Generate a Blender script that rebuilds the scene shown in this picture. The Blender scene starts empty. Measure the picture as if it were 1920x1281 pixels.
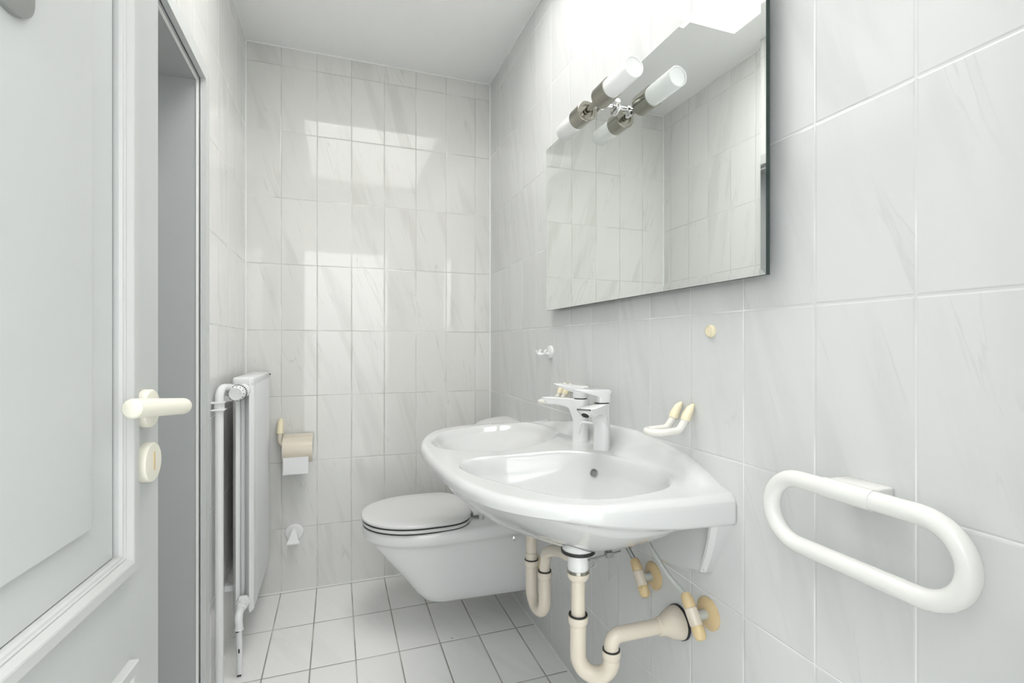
import bpy, bmesh, math, random
import numpy as np
from mathutils import Vector, Matrix
random.seed(4)
PI = math.pi
C = bpy.context.scene.collection
SC = bpy.context.scene

# ------------------------------------------------------------------ camera
XR, XL, YB, ZC = 0.7524, -0.3847, 2.4704, 2.482      # right wall, left wall, back wall, ceiling
YAW = math.radians(19.4414)
cam = bpy.data.cameras.new('camera')
co = bpy.data.objects.new('camera', cam); C.objects.link(co)
cam.sensor_width = 36; cam.lens = 928.48/1920*36; cam.shift_y = 7.55/1920
cam.clip_start = 0.02
co.location = (0, 0, 1.1233); co.rotation_euler = (PI/2, 0, -YAW)
SC.camera = co
# ------------------------------------------------------------------ world, added fill light, exposure
w = bpy.data.worlds.new('sky'); SC.world = w; w.use_nodes = True
w.node_tree.nodes['Background'].inputs[0].default_value = (.85, .93, 1, 1)
w.node_tree.nodes['Background'].inputs[1].default_value = 0.6
SC.view_settings.view_transform = 'Standard'; SC.view_settings.look = 'None'
SC.view_settings.gamma = 1; SC.view_settings.use_curve_mapping = False
SC.view_settings.exposure = 0.53
SKY_EMIT = 6.3
la = bpy.data.lights.new('hall_fill', 'AREA'); la.shape = 'RECTANGLE'; la.size = 2.2; la.size_y = .5
la.energy = 68; la.color = (.97, .985, 1)
lo = bpy.data.objects.new('hall_fill', la); C.objects.link(lo); lo.location = (.15, -.03, 2.2); lo.rotation_euler = (math.radians(-80), 0, 0)  # unseen area light added in the hall to fill the room through the doorway

# ------------------------------------------------------------------ materials
def nodes_of(name):
    m = bpy.data.materials.new(name); m.use_nodes = True
    nt = m.node_tree
    return m, nt, nt.nodes['Principled BSDF']
def mat(name, col, rough=.4, metal=0., var=.03, scale=18, bump=0., coat=0., spec=.5, sss=0.):
    m, nt, b = nodes_of(name)
    N, L = nt.nodes, nt.links
    tc = N.new('ShaderNodeTexCoord'); no = N.new('ShaderNodeTexNoise'); no.inputs['Scale'].default_value = scale
    no.inputs['Detail'].default_value = 4
    L.new(tc.outputs['Object'], no.inputs['Vector'])
    mx = N.new('ShaderNodeMix'); mx.data_type = 'RGBA'
    mx.inputs[6].default_value = (*[c*(1-var) for c in col], 1); mx.inputs[7].default_value = (*[min(1, c*(1+var)) for c in col], 1)
    L.new(no.outputs['Fac'], mx.inputs[0]); L.new(mx.outputs[2], b.inputs['Base Color'])
    b.inputs['Roughness'].default_value = rough; b.inputs['Metallic'].default_value = metal
    b.inputs['Specular IOR Level'].default_value = spec
    b.inputs['Coat Weight'].default_value = coat; b.inputs['Coat Roughness'].default_value = .06
    if sss: b.inputs['Subsurface Weight'].default_value = sss; b.inputs['Subsurface Radius'].default_value = (.02, .02, .02)
    if bump:
        bu = N.new('ShaderNodeBump'); bu.inputs['Strength'].default_value = bump; bu.inputs['Distance'].default_value = .002
        L.new(no.outputs['Fac'], bu.inputs['Height']); L.new(bu.outputs[0], b.inputs['Normal'])
    return m
class NB:
    def __init__(s, nt): s.N, s.L = nt.nodes, nt.links
    def m(s, op, a, b=None, c=None, clamp=False):
        n = s.N.new('ShaderNodeMath'); n.operation = op; n.use_clamp = clamp
        for i, v in enumerate((a, b, c)):
            if v is None: continue
            if isinstance(v, (int, float)): n.inputs[i].default_value = v
            else: s.L.new(v, n.inputs[i])
        return n.outputs[0]
    def mapr(s, v, a, b, c=0., d=1., smooth=False):
        n = s.N.new('ShaderNodeMapRange'); n.interpolation_type = 'SMOOTHSTEP' if smooth else 'LINEAR'
        s.L.new(v, n.inputs[0])
        for i, x in enumerate((a, b, c, d)): n.inputs[1+i].default_value = x
        return n.outputs[0]
    def mix(s, f, a, b):
        n = s.N.new('ShaderNodeMix'); n.data_type = 'RGBA'
        s.L.new(f, n.inputs[0])
        for i, x in ((6, a), (7, b)):
            if isinstance(x, tuple): n.inputs[i].default_value = (*x, 1)
            else: s.L.new(x, n.inputs[i])
        return n.outputs[2]
def tile_mat(name, ua, va, u0, v0, pu, pv, grout, base, vein, rough=.035, shear=.27, veinamt=.75, gw=.0012, flip=1, stain=0.):
    m, nt, b = nodes_of(name); q = NB(nt); N, L = nt.nodes, nt.links
    tc = N.new('ShaderNodeTexCoord'); sp = N.new('ShaderNodeSeparateXYZ'); L.new(tc.outputs['Object'], sp.inputs[0])
    U, V = sp.outputs[ua], sp.outputs[va]
    u = q.m('DIVIDE', q.m('SUBTRACT', U, u0), pu); v = q.m('DIVIDE', q.m('SUBTRACT', V, v0), pv)
    iu, iv = q.m('FLOOR', u), q.m('FLOOR', v); fu, fv = q.m('SUBTRACT', u, iu), q.m('SUBTRACT', v, iv)
    eu = q.m('MULTIPLY', q.m('MINIMUM', fu, q.m('SUBTRACT', 1, fu)), pu)
    ev = q.m('MULTIPLY', q.m('MINIMUM', fv, q.m('SUBTRACT', 1, fv)), pv)
    e = q.m('MINIMUM', eu, ev)
    wn = N.new('ShaderNodeTexWhiteNoise'); wn.noise_dimensions = '2D'
    cb = N.new('ShaderNodeCombineXYZ'); L.new(iu, cb.inputs[0]); L.new(iv, cb.inputs[1]); L.new(cb.outputs[0], wn.inputs['Vector'])
    rnd = wn.outputs['Value']
    def noise(sa, sb, off, detail=5, rough_=.55, dist=.3):
        across = q.m('MULTIPLY', q.m('ADD', U if flip > 0 else q.m('MULTIPLY', U, -1.), q.m('MULTIPLY', V, shear)), sa)
        along = q.m('MULTIPLY', V, sb)
        c2 = N.new('ShaderNodeCombineXYZ'); L.new(across, c2.inputs[0]); L.new(along, c2.inputs[1])
        L.new(q.m('ADD', q.m('MULTIPLY', rnd, 37.), off), c2.inputs[2])
        n = N.new('ShaderNodeTexNoise'); L.new(c2.outputs[0], n.inputs['Vector'])
        n.inputs['Scale'].default_value = 1; n.inputs['Detail'].default_value = detail; n.inputs['Roughness'].default_value = rough_
        n.inputs['Distortion'].default_value = dist
        return n.outputs['Fac']
    n1 = noise(17, 2.2, 0., 4, .5, .6); n2 = noise(10, 2.4, 11., 3); n3 = noise(7, 1.3, 23., 2)
    # thin dark veins where the noise crosses its middle, masked by a broad noise
    ridge = q.m('ABSOLUTE', q.m('SUBTRACT', n1, .5))
    thin = q.mapr(ridge, 0., .022, 1., 0., True)
    msk = q.mapr(n2, .50, .66, 0., 1., True)
    soft = q.mapr(q.m('MULTIPLY', n1, n3), .24, .42, 0., 1., True)
    vf = q.m('MULTIPLY', q.m('ADD', q.m('MULTIPLY', thin, q.m('MULTIPLY', msk, .50)), q.m('MULTIPLY', soft, .42)), veinamt, clamp=True)
    col = q.mix(vf, base, vein)
    cl = N.new('ShaderNodeTexNoise'); cl.inputs['Scale'].default_value = 5; L.new(tc.outputs['Object'], cl.inputs['Vector'])
    br = q.m('ADD', q.m('ADD', .955, q.m('MULTIPLY', rnd, .035)), q.m('MULTIPLY', cl.outputs['Fac'], .02))
    hs = N.new('ShaderNodeHueSaturation'); L.new(br, hs.inputs['Value']); L.new(col, hs.inputs['Color'])
    g = q.mapr(e, gw*.75, gw*1.3, 1., 0., True)
    gn = N.new('ShaderNodeTexNoise'); gn.inputs['Scale'].default_value = 4.5; L.new(tc.outputs['Object'], gn.inputs['Vector'])
    gcol = q.mix(q.mapr(gn.outputs['Fac'], .45, .62, 0., 1., True), grout[0], grout[1])
    fin = q.mix(g, hs.outputs[0], gcol)
    L.new(fin, b.inputs['Base Color'])
    L.new(q.mapr(g, 0., 1., rough, .6), b.inputs['Roughness'])
    wav = N.new('ShaderNodeTexNoise'); wav.inputs['Scale'].default_value = 7; wav.inputs['Detail'].default_value = 1
    L.new(tc.outputs['Object'], wav.inputs['Vector'])
    h = q.m('ADD', q.mapr(e, gw*.8, gw*3.4, 0., 1., True), q.m('MULTIPLY', wav.outputs['Fac'], .25))
    bu = N.new('ShaderNodeBump'); bu.inputs['Strength'].default_value = .55; bu.inputs['Distance'].default_value = .0012
    L.new(h, bu.inputs['Height']); L.new(bu.outputs[0], b.inputs['Normal'])
    b.inputs['Specular IOR Level'].default_value = .5
    return m
PU, PV, Z0 = .1522, .3011, 2.3963
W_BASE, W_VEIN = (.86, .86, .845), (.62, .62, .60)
M = {}
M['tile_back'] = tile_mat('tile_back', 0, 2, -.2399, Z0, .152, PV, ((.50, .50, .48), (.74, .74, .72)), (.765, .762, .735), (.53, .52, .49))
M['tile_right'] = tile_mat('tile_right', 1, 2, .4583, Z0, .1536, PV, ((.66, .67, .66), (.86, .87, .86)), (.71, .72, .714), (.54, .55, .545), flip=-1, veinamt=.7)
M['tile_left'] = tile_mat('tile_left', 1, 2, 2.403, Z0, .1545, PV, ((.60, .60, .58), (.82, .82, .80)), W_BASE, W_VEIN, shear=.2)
M['tile_floor'] = tile_mat('tile_floor', 0, 1, -.2407, 2.1561, .1518, .3039, ((.30, .29, .26), (.50, .49, .45)), (.94, .94, .925), (.78, .78, .765), rough=.10, veinamt=.5, gw=.0021, shear=.5)
M['plaster'] = mat('plaster', (.95, .955, .95), .75, bump=.15, scale=60, var=.01)
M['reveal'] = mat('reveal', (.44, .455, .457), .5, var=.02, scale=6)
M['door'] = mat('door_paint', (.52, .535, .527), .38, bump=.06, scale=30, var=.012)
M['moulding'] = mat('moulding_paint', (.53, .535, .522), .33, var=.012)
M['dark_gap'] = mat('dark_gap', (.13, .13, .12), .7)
M['frame'] = mat('frame_paint', (.62, .64, .63), .4, var=.015)
M['silicone'] = mat('silicone', (.92, .93, .91), .4, var=.01)
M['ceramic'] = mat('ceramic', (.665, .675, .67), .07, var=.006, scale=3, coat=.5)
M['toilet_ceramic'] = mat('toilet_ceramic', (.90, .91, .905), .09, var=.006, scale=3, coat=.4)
M['lid'] = mat('lid_plastic', (.74, .745, .74), .28, var=.006)
M['gloss_white'] = mat('gloss_white', (.84, .845, .845), .12, var=.01)
M['matt_white'] = mat('matt_white', (.86, .865, .86), .3, var=.01)
M['enamel'] = mat('radiator_enamel', (.80, .81, .815), .2, var=.012)
M['cream'] = mat('cream_plastic', (.74, .675, .565), .22, var=.02)
M['cream_dark'] = mat('cream_aged', (.68, .53, .30), .3, var=.07, scale=30)
M['ivory'] = mat('ivory_handle', (.77, .75, .645), .32, var=.03, scale=25)
M['cap'] = mat('cap_yellowed', (.86, .78, .56), .3, var=.04)
M['near_black'] = mat('paint_chip', (.03, .03, .03), .7)  # shared by paint chips, small dark parts and the painted seat shade
M['black'] = mat('black_rubber', (.02, .02, .02), .5)
M['steel'] = mat('brushed_steel', (.40, .385, .34), .20, 1., var=.03, scale=12)
M['chrome'] = mat('chrome', (.80, .80, .80), .09, 1., var=.02)
M['plate'] = mat('hook_plate', (.44, .45, .44), .42, .9, var=.06)
M['glass_edge'] = mat('mirror_edge', (.015, .035, .03), .25, spec=.5)
M['mirror'] = mat('mirror_silver', (.90, .925, .91), .0, 1., var=.002)
M['backing'] = mat('mirror_backing', (.10, .11, .11), .7)
M['opal'] = mat('opal_glass', (.93, .94, .93), .22, var=.01, sss=.35)
M['opal_in'] = mat('opal_glass_end', (.80, .81, .80), .35, var=.01)
M['paper'] = mat('tissue_paper', (.86, .865, .87), .95, bump=.5, scale=120, var=.02)
M['hose'] = mat('braided_hose', (.30, .31, .30), .4, .5, scale=300, var=.2)
M['hose_grey'] = mat('grey_pipe', (.55, .57, .54), .35, .2)
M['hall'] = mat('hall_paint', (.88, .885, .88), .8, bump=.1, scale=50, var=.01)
M['hallfloor'] = mat('hall_floor', (.80, .79, .765), .5, var=.05)
def emit_mat(name, col, s):
    m = bpy.data.materials.new(name); m.use_nodes = True; nt = m.node_tree; nt.nodes.clear()
    e = nt.nodes.new('ShaderNodeEmission'); e.inputs[0].default_value = (*col, 1); e.inputs[1].default_value = s
    o = nt.nodes.new('ShaderNodeOutputMaterial'); nt.links.new(e.outputs[0], o.inputs[0]); return m
M['sky_pane'] = emit_mat('frosted_sky_pane', (1., .985, .955), SKY_EMIT)

# ------------------------------------------------------------------ mesh helpers
class MB:
    """collects verts and faces for one mesh"""
    def __init__(s): s.v, s.f = [], []
    def add(s, vs, fs, mtx=None):
        o = len(s.v)
        s.v += [tuple(mtx @ Vector(p)) if mtx is not None else tuple(p) for p in vs]
        s.f += [tuple(i+o for i in f) for f in fs]
        return s
    def box(s, a, b, bev=0., mtx=None):
        x0, y0, z0 = [min(a[i], b[i]) for i in range(3)]; x1, y1, z1 = [max(a[i], b[i]) for i in range(3)]
        if bev:
            bm = bmesh.new(); bmesh.ops.create_cube(bm, size=1)
            for v in bm.verts: v.co = Vector(((x0+x1)/2+v.co.x*(x1-x0), (y0+y1)/2+v.co.y*(y1-y0), (z0+z1)/2+v.co.z*(z1-z0)))
            bmesh.ops.bevel(bm, geom=bm.edges[:], offset=bev, segments=3, profile=.5, affect='EDGES')
            s.add([v.co[:] for v in bm.verts], [[v.index for v in f.verts] for f in bm.faces], mtx) if not bm.verts.index_update() else 0
            bm.free(); return s
        vs = [(x0,y0,z0),(x1,y0,z0),(x1,y1,z0),(x0,y1,z0),(x0,y0,z1),(x1,y0,z1),(x1,y1,z1),(x0,y1,z1)]
        return s.add(vs, [(0,3,2,1),(4,5,6,7),(0,1,5,4),(1,2,6,5),(2,3,7,6),(3,0,4,7)], mtx)
    def lathe(s, prof, n=40, mtx=None, closed=False):
        """prof: (r, h) pairs about local z"""
        vs, fs = [], []
        for r, h in prof:
            for k in range(n):
                a = 2*PI*k/n; vs.append((r*math.cos(a), r*math.sin(a), h))
        m = len(prof)
        for i in range(m-1 if not closed else m):
            j = (i+1) % m
            for k in range(n):
                fs.append((i*n+k, i*n+(k+1) % n, j*n+(k+1) % n, j*n+k))
        if not closed:
            if prof[0][0] > 1e-6: fs.append(tuple(range(n-1, -1, -1)))
            if prof[-1][0] > 1e-6: fs.append(tuple((m-1)*n+k for k in range(n)))
        return s.add(vs, fs, mtx)
    def tube(s, pts, r, n=20, cap=True, closed=False):
        pts = [Vector(p) for p in pts]; m = len(pts)
        rs = [r]*m if isinstance(r, (int, float)) else list(r)
        tan = []
        for i in range(m):
            a = pts[(i-1) % m] if (i > 0 or closed) else pts[i]; b = pts[(i+1) % m] if (i < m-1 or closed) else pts[i]
            tan.append((b-a).normalized())
        up = Vector((0, 0, 1)) if abs(tan[0].z) < .9 else Vector((1, 0, 0))
        nrm = (up - tan[0]*up.dot(tan[0])).normalized(); vs, fs = [], []
        for i in range(m):
            nrm = (nrm - tan[i]*nrm.dot(tan[i])).normalized(); bn = tan[i].cross(nrm)
            for k in range(n):
                a = 2*PI*k/n; vs.append(tuple(pts[i]+(nrm*math.cos(a)+bn*math.sin(a))*rs[i]))
        for i in range(m if closed else m-1):
            j = (i+1) % m
            for k in range(n): fs.append((i*n+k, i*n+(k+1) % n, j*n+(k+1) % n, j*n+k))
        if cap and not closed: fs += [tuple(range(n-1, -1, -1)), tuple((m-1)*n+k for k in range(n))]
        return s.add(vs, fs)
    def loft(s, rings, cap=True):
        n = len(rings[0]); vs = [p for r in rings for p in r]; fs = []
        for i in range(len(rings)-1):
            for k in range(n): fs.append((i*n+k, i*n+(k+1) % n, (i+1)*n+(k+1) % n, (i+1)*n+k))
        if cap: fs += [tuple(range(n-1, -1, -1)), tuple((len(rings)-1)*n+k for k in range(n))]
        return s.add(vs, fs)
    def build(s, name, m, parent=None, smooth=True, ang=40, loc=None, fix=True):
        me = bpy.data.meshes.new(name); me.from_pydata(s.v, [], s.f); me.update()
        if fix:
            bm = bmesh.new(); bm.from_mesh(me); bmesh.ops.recalc_face_normals(bm, faces=bm.faces[:])
            bm.to_mesh(me); bm.free()
        mats = m if isinstance(m, list) else [m]
        for x in mats: me.materials.append(M[x])
        if smooth:
            me.polygons.foreach_set('use_smooth', [True]*len(me.polygons))
            try: me.set_sharp_from_angle(angle=math.radians(ang))
            except Exception: pass
        o = bpy.data.objects.new(name, me); C.objects.link(o)
        if parent is not None:
            o.parent = parent
            o.matrix_parent_inverse = Matrix.LocRotScale(parent.location, parent.rotation_euler, None).inverted() if not getattr(s, 'local', False) else Matrix()
        return o
def local(mb): mb.local = True; return mb
def thing(name, label, cat, loc=(0, 0, 0), rotz=0, group=None):
    o = bpy.data.objects.new(name, None); C.objects.link(o); o.location = loc; o.rotation_euler = (0, 0, rotz)
    o.empty_display_size = .05
    o['label'] = label; o['category'] = cat
    if group: o['group'] = group
    return o
def tag(o, label, cat, group=None):
    o['label'] = label; o['category'] = cat
    if group: o['group'] = group
    return o
def struct(o, label=None):
    o['kind'] = 'structure'
    if label: o['label'] = label
    return o
def catmull(pts, n=8, closed=False):
    P = [Vector(p) for p in pts]; out = []; m = len(P)
    rng = range(m) if closed else range(m-1)
    for i in rng:
        p0 = P[(i-1) % m] if (closed or i > 0) else P[0]*2-P[1]; p1 = P[i]; p2 = P[(i+1) % m]
        p3 = P[(i+2) % m] if (closed or i < m-2) else P[-1]*2-P[-2]
        for k in range(n):
            t = k/n
            out.append(.5*((2*p1)+(p2-p0)*t+(2*p0-5*p1+4*p2-p3)*t*t+(3*p1-p0-3*p2+p3)*t**3))
    if not closed: out.append(P[-1])
    return out
def fillet(pts, r, n=10):
    """polyline with rounded corners"""
    P = [Vector(p) for p in pts]; out = [P[0]]
    for i in range(1, len(P)-1):
        rr = r[i-1] if isinstance(r, (list, tuple)) else r
        a = (P[i-1]-P[i]); b = (P[i+1]-P[i]); la_, lb = a.length, b.length; a.normalize(); b.normalize()
        th = a.angle(b); d = min(rr/math.tan(th/2), la_*.49, lb*.49); rad = d*math.tan(th/2)
        cen = P[i]+(a+b).normalized()*(rad/math.sin(th/2))
        s0 = P[i]+a*d-cen; s1 = P[i]+b*d-cen
        ang = s0.angle(s1)
        for k in range(n+1):
            t = k/n; out.append(cen+(s0*math.sin((1-t)*ang)+s1*math.sin(t*ang))/math.sin(ang))
    out.append(P[-1]); return out
def aim(loc, d, roll=0):
    """matrix whose z axis points along d"""
    q = Vector(d).normalized().to_track_quat('Z', 'Y')
    return Matrix.Translation(Vector(loc)) @ q.to_matrix().to_4x4() @ Matrix.Rotation(roll, 4, 'Z')

# ------------------------------------------------------------------ the room
YF0, YF1 = .02, .16            # front wall
T = .10
struct(MB().box((XL-.35, YF0, -.1), (XR+T, YB+T, 0)).build('floor', 'tile_floor', smooth=False))
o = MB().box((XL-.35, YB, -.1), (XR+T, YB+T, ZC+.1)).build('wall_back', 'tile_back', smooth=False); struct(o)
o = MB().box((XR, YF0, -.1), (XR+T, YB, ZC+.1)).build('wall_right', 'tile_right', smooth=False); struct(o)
# left wall with the opening of the second door
OY0, OY1, OZ = 1.07, 1.70, 1.920
mb = MB(); WL = .20
mb.box((XL-WL, YF0, -.1), (XL, OY0, ZC+.1)); mb.box((XL-WL, OY1, -.1), (XL, YB, ZC+.1)); mb.box((XL-WL, OY0, OZ), (XL, OY1, ZC+.1))
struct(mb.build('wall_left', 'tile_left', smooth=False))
# ceiling with roof window opening
SX0, SX1, SY0, SY1 = -.19, .62, .62, 1.712
mb = MB()
mb.box((XL-WL, YF0, ZC), (SX0, YB, ZC+.06)); mb.box((SX1, YF0, ZC), (XR, YB, ZC+.06))
mb.box((SX0, YF0, ZC), (SX1, SY0, ZC+.06)); mb.box((SX0, SY1, ZC), (SX1, YB, ZC+.06))
struct(mb.build('ceiling', 'plaster', smooth=False))
win = thing('window_1', '', ''); del win['label']; del win['category']; struct(win, 'bright roof window in a white shaft in the ceiling')
win.location = (0, 0, ZC)
SH = .48; t = .02
mb = MB(); z0, z1 = ZC+.06, ZC+SH
mb.box((SX0-t, SY0-t, z0), (SX0, SY1+t, z1)); mb.box((SX1, SY0-t, z0), (SX1+t, SY1+t, z1))
mb.box((SX0, SY0-t, z0), (SX1, SY0, z1)); mb.box((SX0, SY1, z0), (SX1, SY1+t, z1))
mb.build('shaft', 'plaster', win, smooth=False)
MB().box((SX0-t, SY0-t, z1), (SX1+t, SY1+t, z1+.01)).build('pane', 'sky_pane', win, smooth=False)
# front wall with doorway
DX0, DX1, DZ = -.31, .47, 2.0
mb = MB()
mb.box((XL-WL, YF0, -.1), (DX0, YF1, ZC+.1)); mb.box((DX1, YF0, -.1), (XR, YF1, ZC+.1)); mb.box((DX0, YF0, DZ), (DX1, YF1, ZC+.1))
struct(mb.build('wall_front', 'plaster', smooth=False))
# hallway behind the camera
HX0, HX1, HY0 = -1.3, 1.7, -1.6
struct(MB().box((HX0, HY0, -.1), (HX1, YF0, 0)).build('floor', 'hallfloor', smooth=False))
struct(MB().box((HX0, HY0, 2.45), (HX1, YF0, 2.55)).build('ceiling', 'hall', smooth=False))
mb = MB(); mb.box((HX0-T, HY0-T, -.1), (HX0, YF0, 2.55)); struct(mb.build('wall_hall_left', 'hall', smooth=False))
mb = MB(); mb.box((HX1, HY0-T, -.1), (HX1+T, YF0, 2.55)); struct(mb.build('wall_hall_right', 'hall', smooth=False))
mb = MB(); mb.box((HX0, HY0-T, -.1), (HX1, HY0, 2.55)); struct(mb.build('wall_hall_back', 'hall', smooth=False))
# silicone joints
js = .0045
def joint(a, b, i):
    struct(MB().box(a, b).build('trim_%d' % i, 'silicone', smooth=False))
joint((XL, YB-js, 0), (XL+js, YB, ZC), 1); joint((XR-js, YB-js, 0), (XR, YB, ZC), 2)
joint((XL+js, YB-js, 0), (XR-js, YB, js), 3); joint((XR-js, YF1, 0), (XR, YB-js, js), 4)
joint((XL+js, YB-js, ZC-js), (XR-js, YB, ZC), 5); joint((XR-js, YF1, ZC-js), (XR, YB-js, ZC), 6)
joint((XL, OY1+.06, ZC-js), (XL+js, YB-js, ZC), 7); joint((XL, OY1+.055, 0), (XL+js, YB-js, js), 8)

# ------------------------------------------------------------------ second door in the left wall
d2 = thing('door_2', '', ''); del d2['label']; del d2['category']; struct(d2, 'grey painted frame of a doorway in the left wall')
d2.location = (XL, (OY0+OY1)/2, 0)
def frame_u(x0, x1, y0, y1, zt, wd):
    """three sided casing in a plane of constant x: outer size y0..y1, zt"""
    m = MB(); m.box((x0, y0-wd, 0), (x1, y0, zt+wd)); m.box((x0, y1, 0), (x1, y1+wd, zt+wd)); m.box((x0, y0, zt), (x1, y1, zt+wd)); return m
frame_u(XL-.002, XL+.015, OY0, OY1, OZ, .042).build('casing', 'frame', d2, smooth=False)
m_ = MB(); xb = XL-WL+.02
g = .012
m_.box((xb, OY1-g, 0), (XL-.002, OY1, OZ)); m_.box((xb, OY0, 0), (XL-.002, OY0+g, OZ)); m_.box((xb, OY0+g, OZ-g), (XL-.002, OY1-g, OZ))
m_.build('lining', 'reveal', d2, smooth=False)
m_ = MB(); m_.box((XL-.0075, OY1-g-.003, 0), (XL-.0025, OY1-g, OZ-g)); m_.box((XL-.0075, OY0+g, 0), (XL-.0025, OY0+g+.003, OZ-g)); m_.box((XL-.0075, OY0+g+.003, OZ-g-.003), (XL-.0025, OY1-g-.003, OZ-g))
m_.build('seal', 'silicone', d2, smooth=False)
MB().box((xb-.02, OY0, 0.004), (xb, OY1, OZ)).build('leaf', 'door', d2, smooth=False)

# ------------------------------------------------------------------ open door leaf at the left (local x from hinge to lock edge, -y = visible face)
DA = math.radians(86); HW = .735
ex, ey = -.2468, .854
d1 = thing('door_1', '', '', (ex-math.cos(DA)*HW, ey-math.sin(DA)*HW, 0), DA); del d1['label']; del d1['category']
struct(d1, 'open white panelled door with ivory lever handle')
zt_ = 1.975
SW = .076       # stile width to moulding
def leaf():
    m = MB(); y0, y1 = 0., .040
    m.box((HW-.115, y0, .008), (HW, y1, zt_)); m.box((0, y0, .008), (.115, y1, zt_))
    xs0, xs1 = .115, HW-.115
    m.box((xs0, y0, .008), (xs1, y1, .20)); m.box((xs0, y0, .690), (xs1, y1, .862)); m.box((xs0, y0, 1.83), (xs1, y1, zt_))
    return m
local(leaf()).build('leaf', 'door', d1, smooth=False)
def panel(z0, z1):
    xs0, xs1 = .115, HW-.115
    m = MB(); yb = .0045; yf = .0022; bw = .052
    def r(x0, x1, za, zb, y): return [(x0, y, za), (x1, y, za), (x1, y, zb), (x0, y, zb)]
    g_ = .004
    R = [r(xs0+.005, xs1-.005, z0+.0015, z1-.0015, .030), r(xs0+.005, xs1-.005, z0+.0015, z1-.0015, yb), r(xs0+bw, xs1-bw, z0+bw, z1-bw, yb+.0045), r(xs0+bw+.003, xs1-bw-.003, z0+bw+.003, z1-bw-.003, yf)]
    m.loft(R); return m
local(panel(.200, .690)).build('panel', 'door', d1, smooth=False)
local(panel(.862, 1.830)).build('panel', 'door', d1, smooth=False)
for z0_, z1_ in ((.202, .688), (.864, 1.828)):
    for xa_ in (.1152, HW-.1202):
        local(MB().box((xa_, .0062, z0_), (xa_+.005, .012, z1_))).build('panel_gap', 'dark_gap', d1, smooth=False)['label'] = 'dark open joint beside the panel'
# moulding profile swept round each panel: (offset outward from panel edge, depth y)
def moulding(z0, z1):
    xs0, xs1 = .115, HW-.115
    prof = [(.0002, .012), (.0002, .0), (.0012, -.0035), (.0035, -.0042), (.0050, -.0055), (.0072, -.0052), (.0085, -.0065), (.0130, -.0105), (.0150, -.0112), (.0262, -.0112), (.0275, -.0100), (.0275, .0)]
    m = MB(); rings = []
    for off, y in prof:
        rings.append([(xs0-off, y, z0-off), (xs1+off, y, z0-off), (xs1+off, y, z1+off), (xs0-off, y, z1+off)])
    m.loft(rings, cap=False); return m
local(moulding(.200, .690)).build('moulding', 'moulding', d1, smooth=False, fix=False)
local(moulding(.862, 1.830)).build('moulding', 'moulding', d1, smooth=False, fix=False)
hx = HW-.046
hz = 1.037
def rosette(z, r=.026, rx=None):
    return MB().lathe([(0, 0), (r, 0), (r, .0085), (r-.0015, .0105), (r-.004, .011), (0, .011)], 40, aim((hx, 0, z), (0, -1, 0)))
dh = local(rosette(hz)).build('rosette', 'ivory', d1)
m_ = MB()
pts = fillet([(hx, -.008, hz), (hx, -.055, hz+.002), (hx-.112, -.032, hz+.0125)], .017, 10)
m_.tube(pts, [.0095]+[.0100]*3+[.0110]*(len(pts)-5)+[.0118], 24)
m_.lathe([(.0115, 0), (.0110, .0025), (.009, .0042), (0, .0048)], 24, aim(pts[-1], (-1, .2, .09)))
hd = local(m_).build('handle', 'ivory', d1)
kr = local(MB().lathe([(0, 0), (.027, 0), (.027, .009), (.0255, .011), (.023, .0115), (0, .0115)], 40, aim((hx+.002, 0, hz-.0745), (0, -1, 0)))).build('keyhole_rosette', 'ivory', d1)
m_ = MB().box((hx-.0002, -.0122, hz-.0835), (hx+.0042, -.0105, hz-.0615), .0)
m_.lathe([(0, -.001), (.0022, -.001), (.0022, .0007), (0, .0007)], 14, aim((hx+.002, -.0115, hz-.0615), (0, -1, 0)))
m_.lathe([(0, -.001), (.0022, -.001), (.0022, .0007), (0, .0007)], 14, aim((hx+.002, -.0115, hz-.0835), (0, -1, 0)))
kh = local(m_).build('keyhole', 'cream_dark', kr); kh['label'] = 'brown keyhole slot'
# metal hook plate on the door
hk = MB(); px = HW-.306; pw = .029
ring = []
for k in range(33):
    a = PI+PI*k/32; ring.append((px+pw*math.cos(a), 1.435+.022*math.sin(a)+.0))
ring += [(px+pw, 1.53)]+[(px+pw*math.cos(PI*k/16), 1.53+.022*math.sin(PI*k/16)) for k in range(1, 16)]+[(px-pw, 1.53)]
hk.loft([[(x, .004, z) for x, z in ring], [(x, -.003, z) for x, z in ring], [(px+(x-px)*.93, -.0045, 1.48+(z-1.48)*.97) for x, z in ring]])
ho = local(hk).build('hook_plate', 'plate', d1); ho['label'] = 'grey metal hook plate'
local(MB().tube(fillet([(px-.006, -.002, 1.475), (px-.008, -.035, 1.462), (px-.008, -.045, 1.50)], .012), .006, 14)).build('hook', 'near_black', ho)
# frame of the entrance doorway
m_ = MB()
for (a, b) in (((DX0, YF0, 0), (DX0+.012, YF1, DZ)), ((DX1-.012, YF0, 0), (DX1, YF1, DZ)), ((DX0+.012, YF0, DZ-.012), (DX1-.012, YF1, DZ))): m_.box(a, b)
struct(m_.build('trim_9', 'frame', smooth=False), 'grey painted lining of the entrance doorway')

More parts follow.
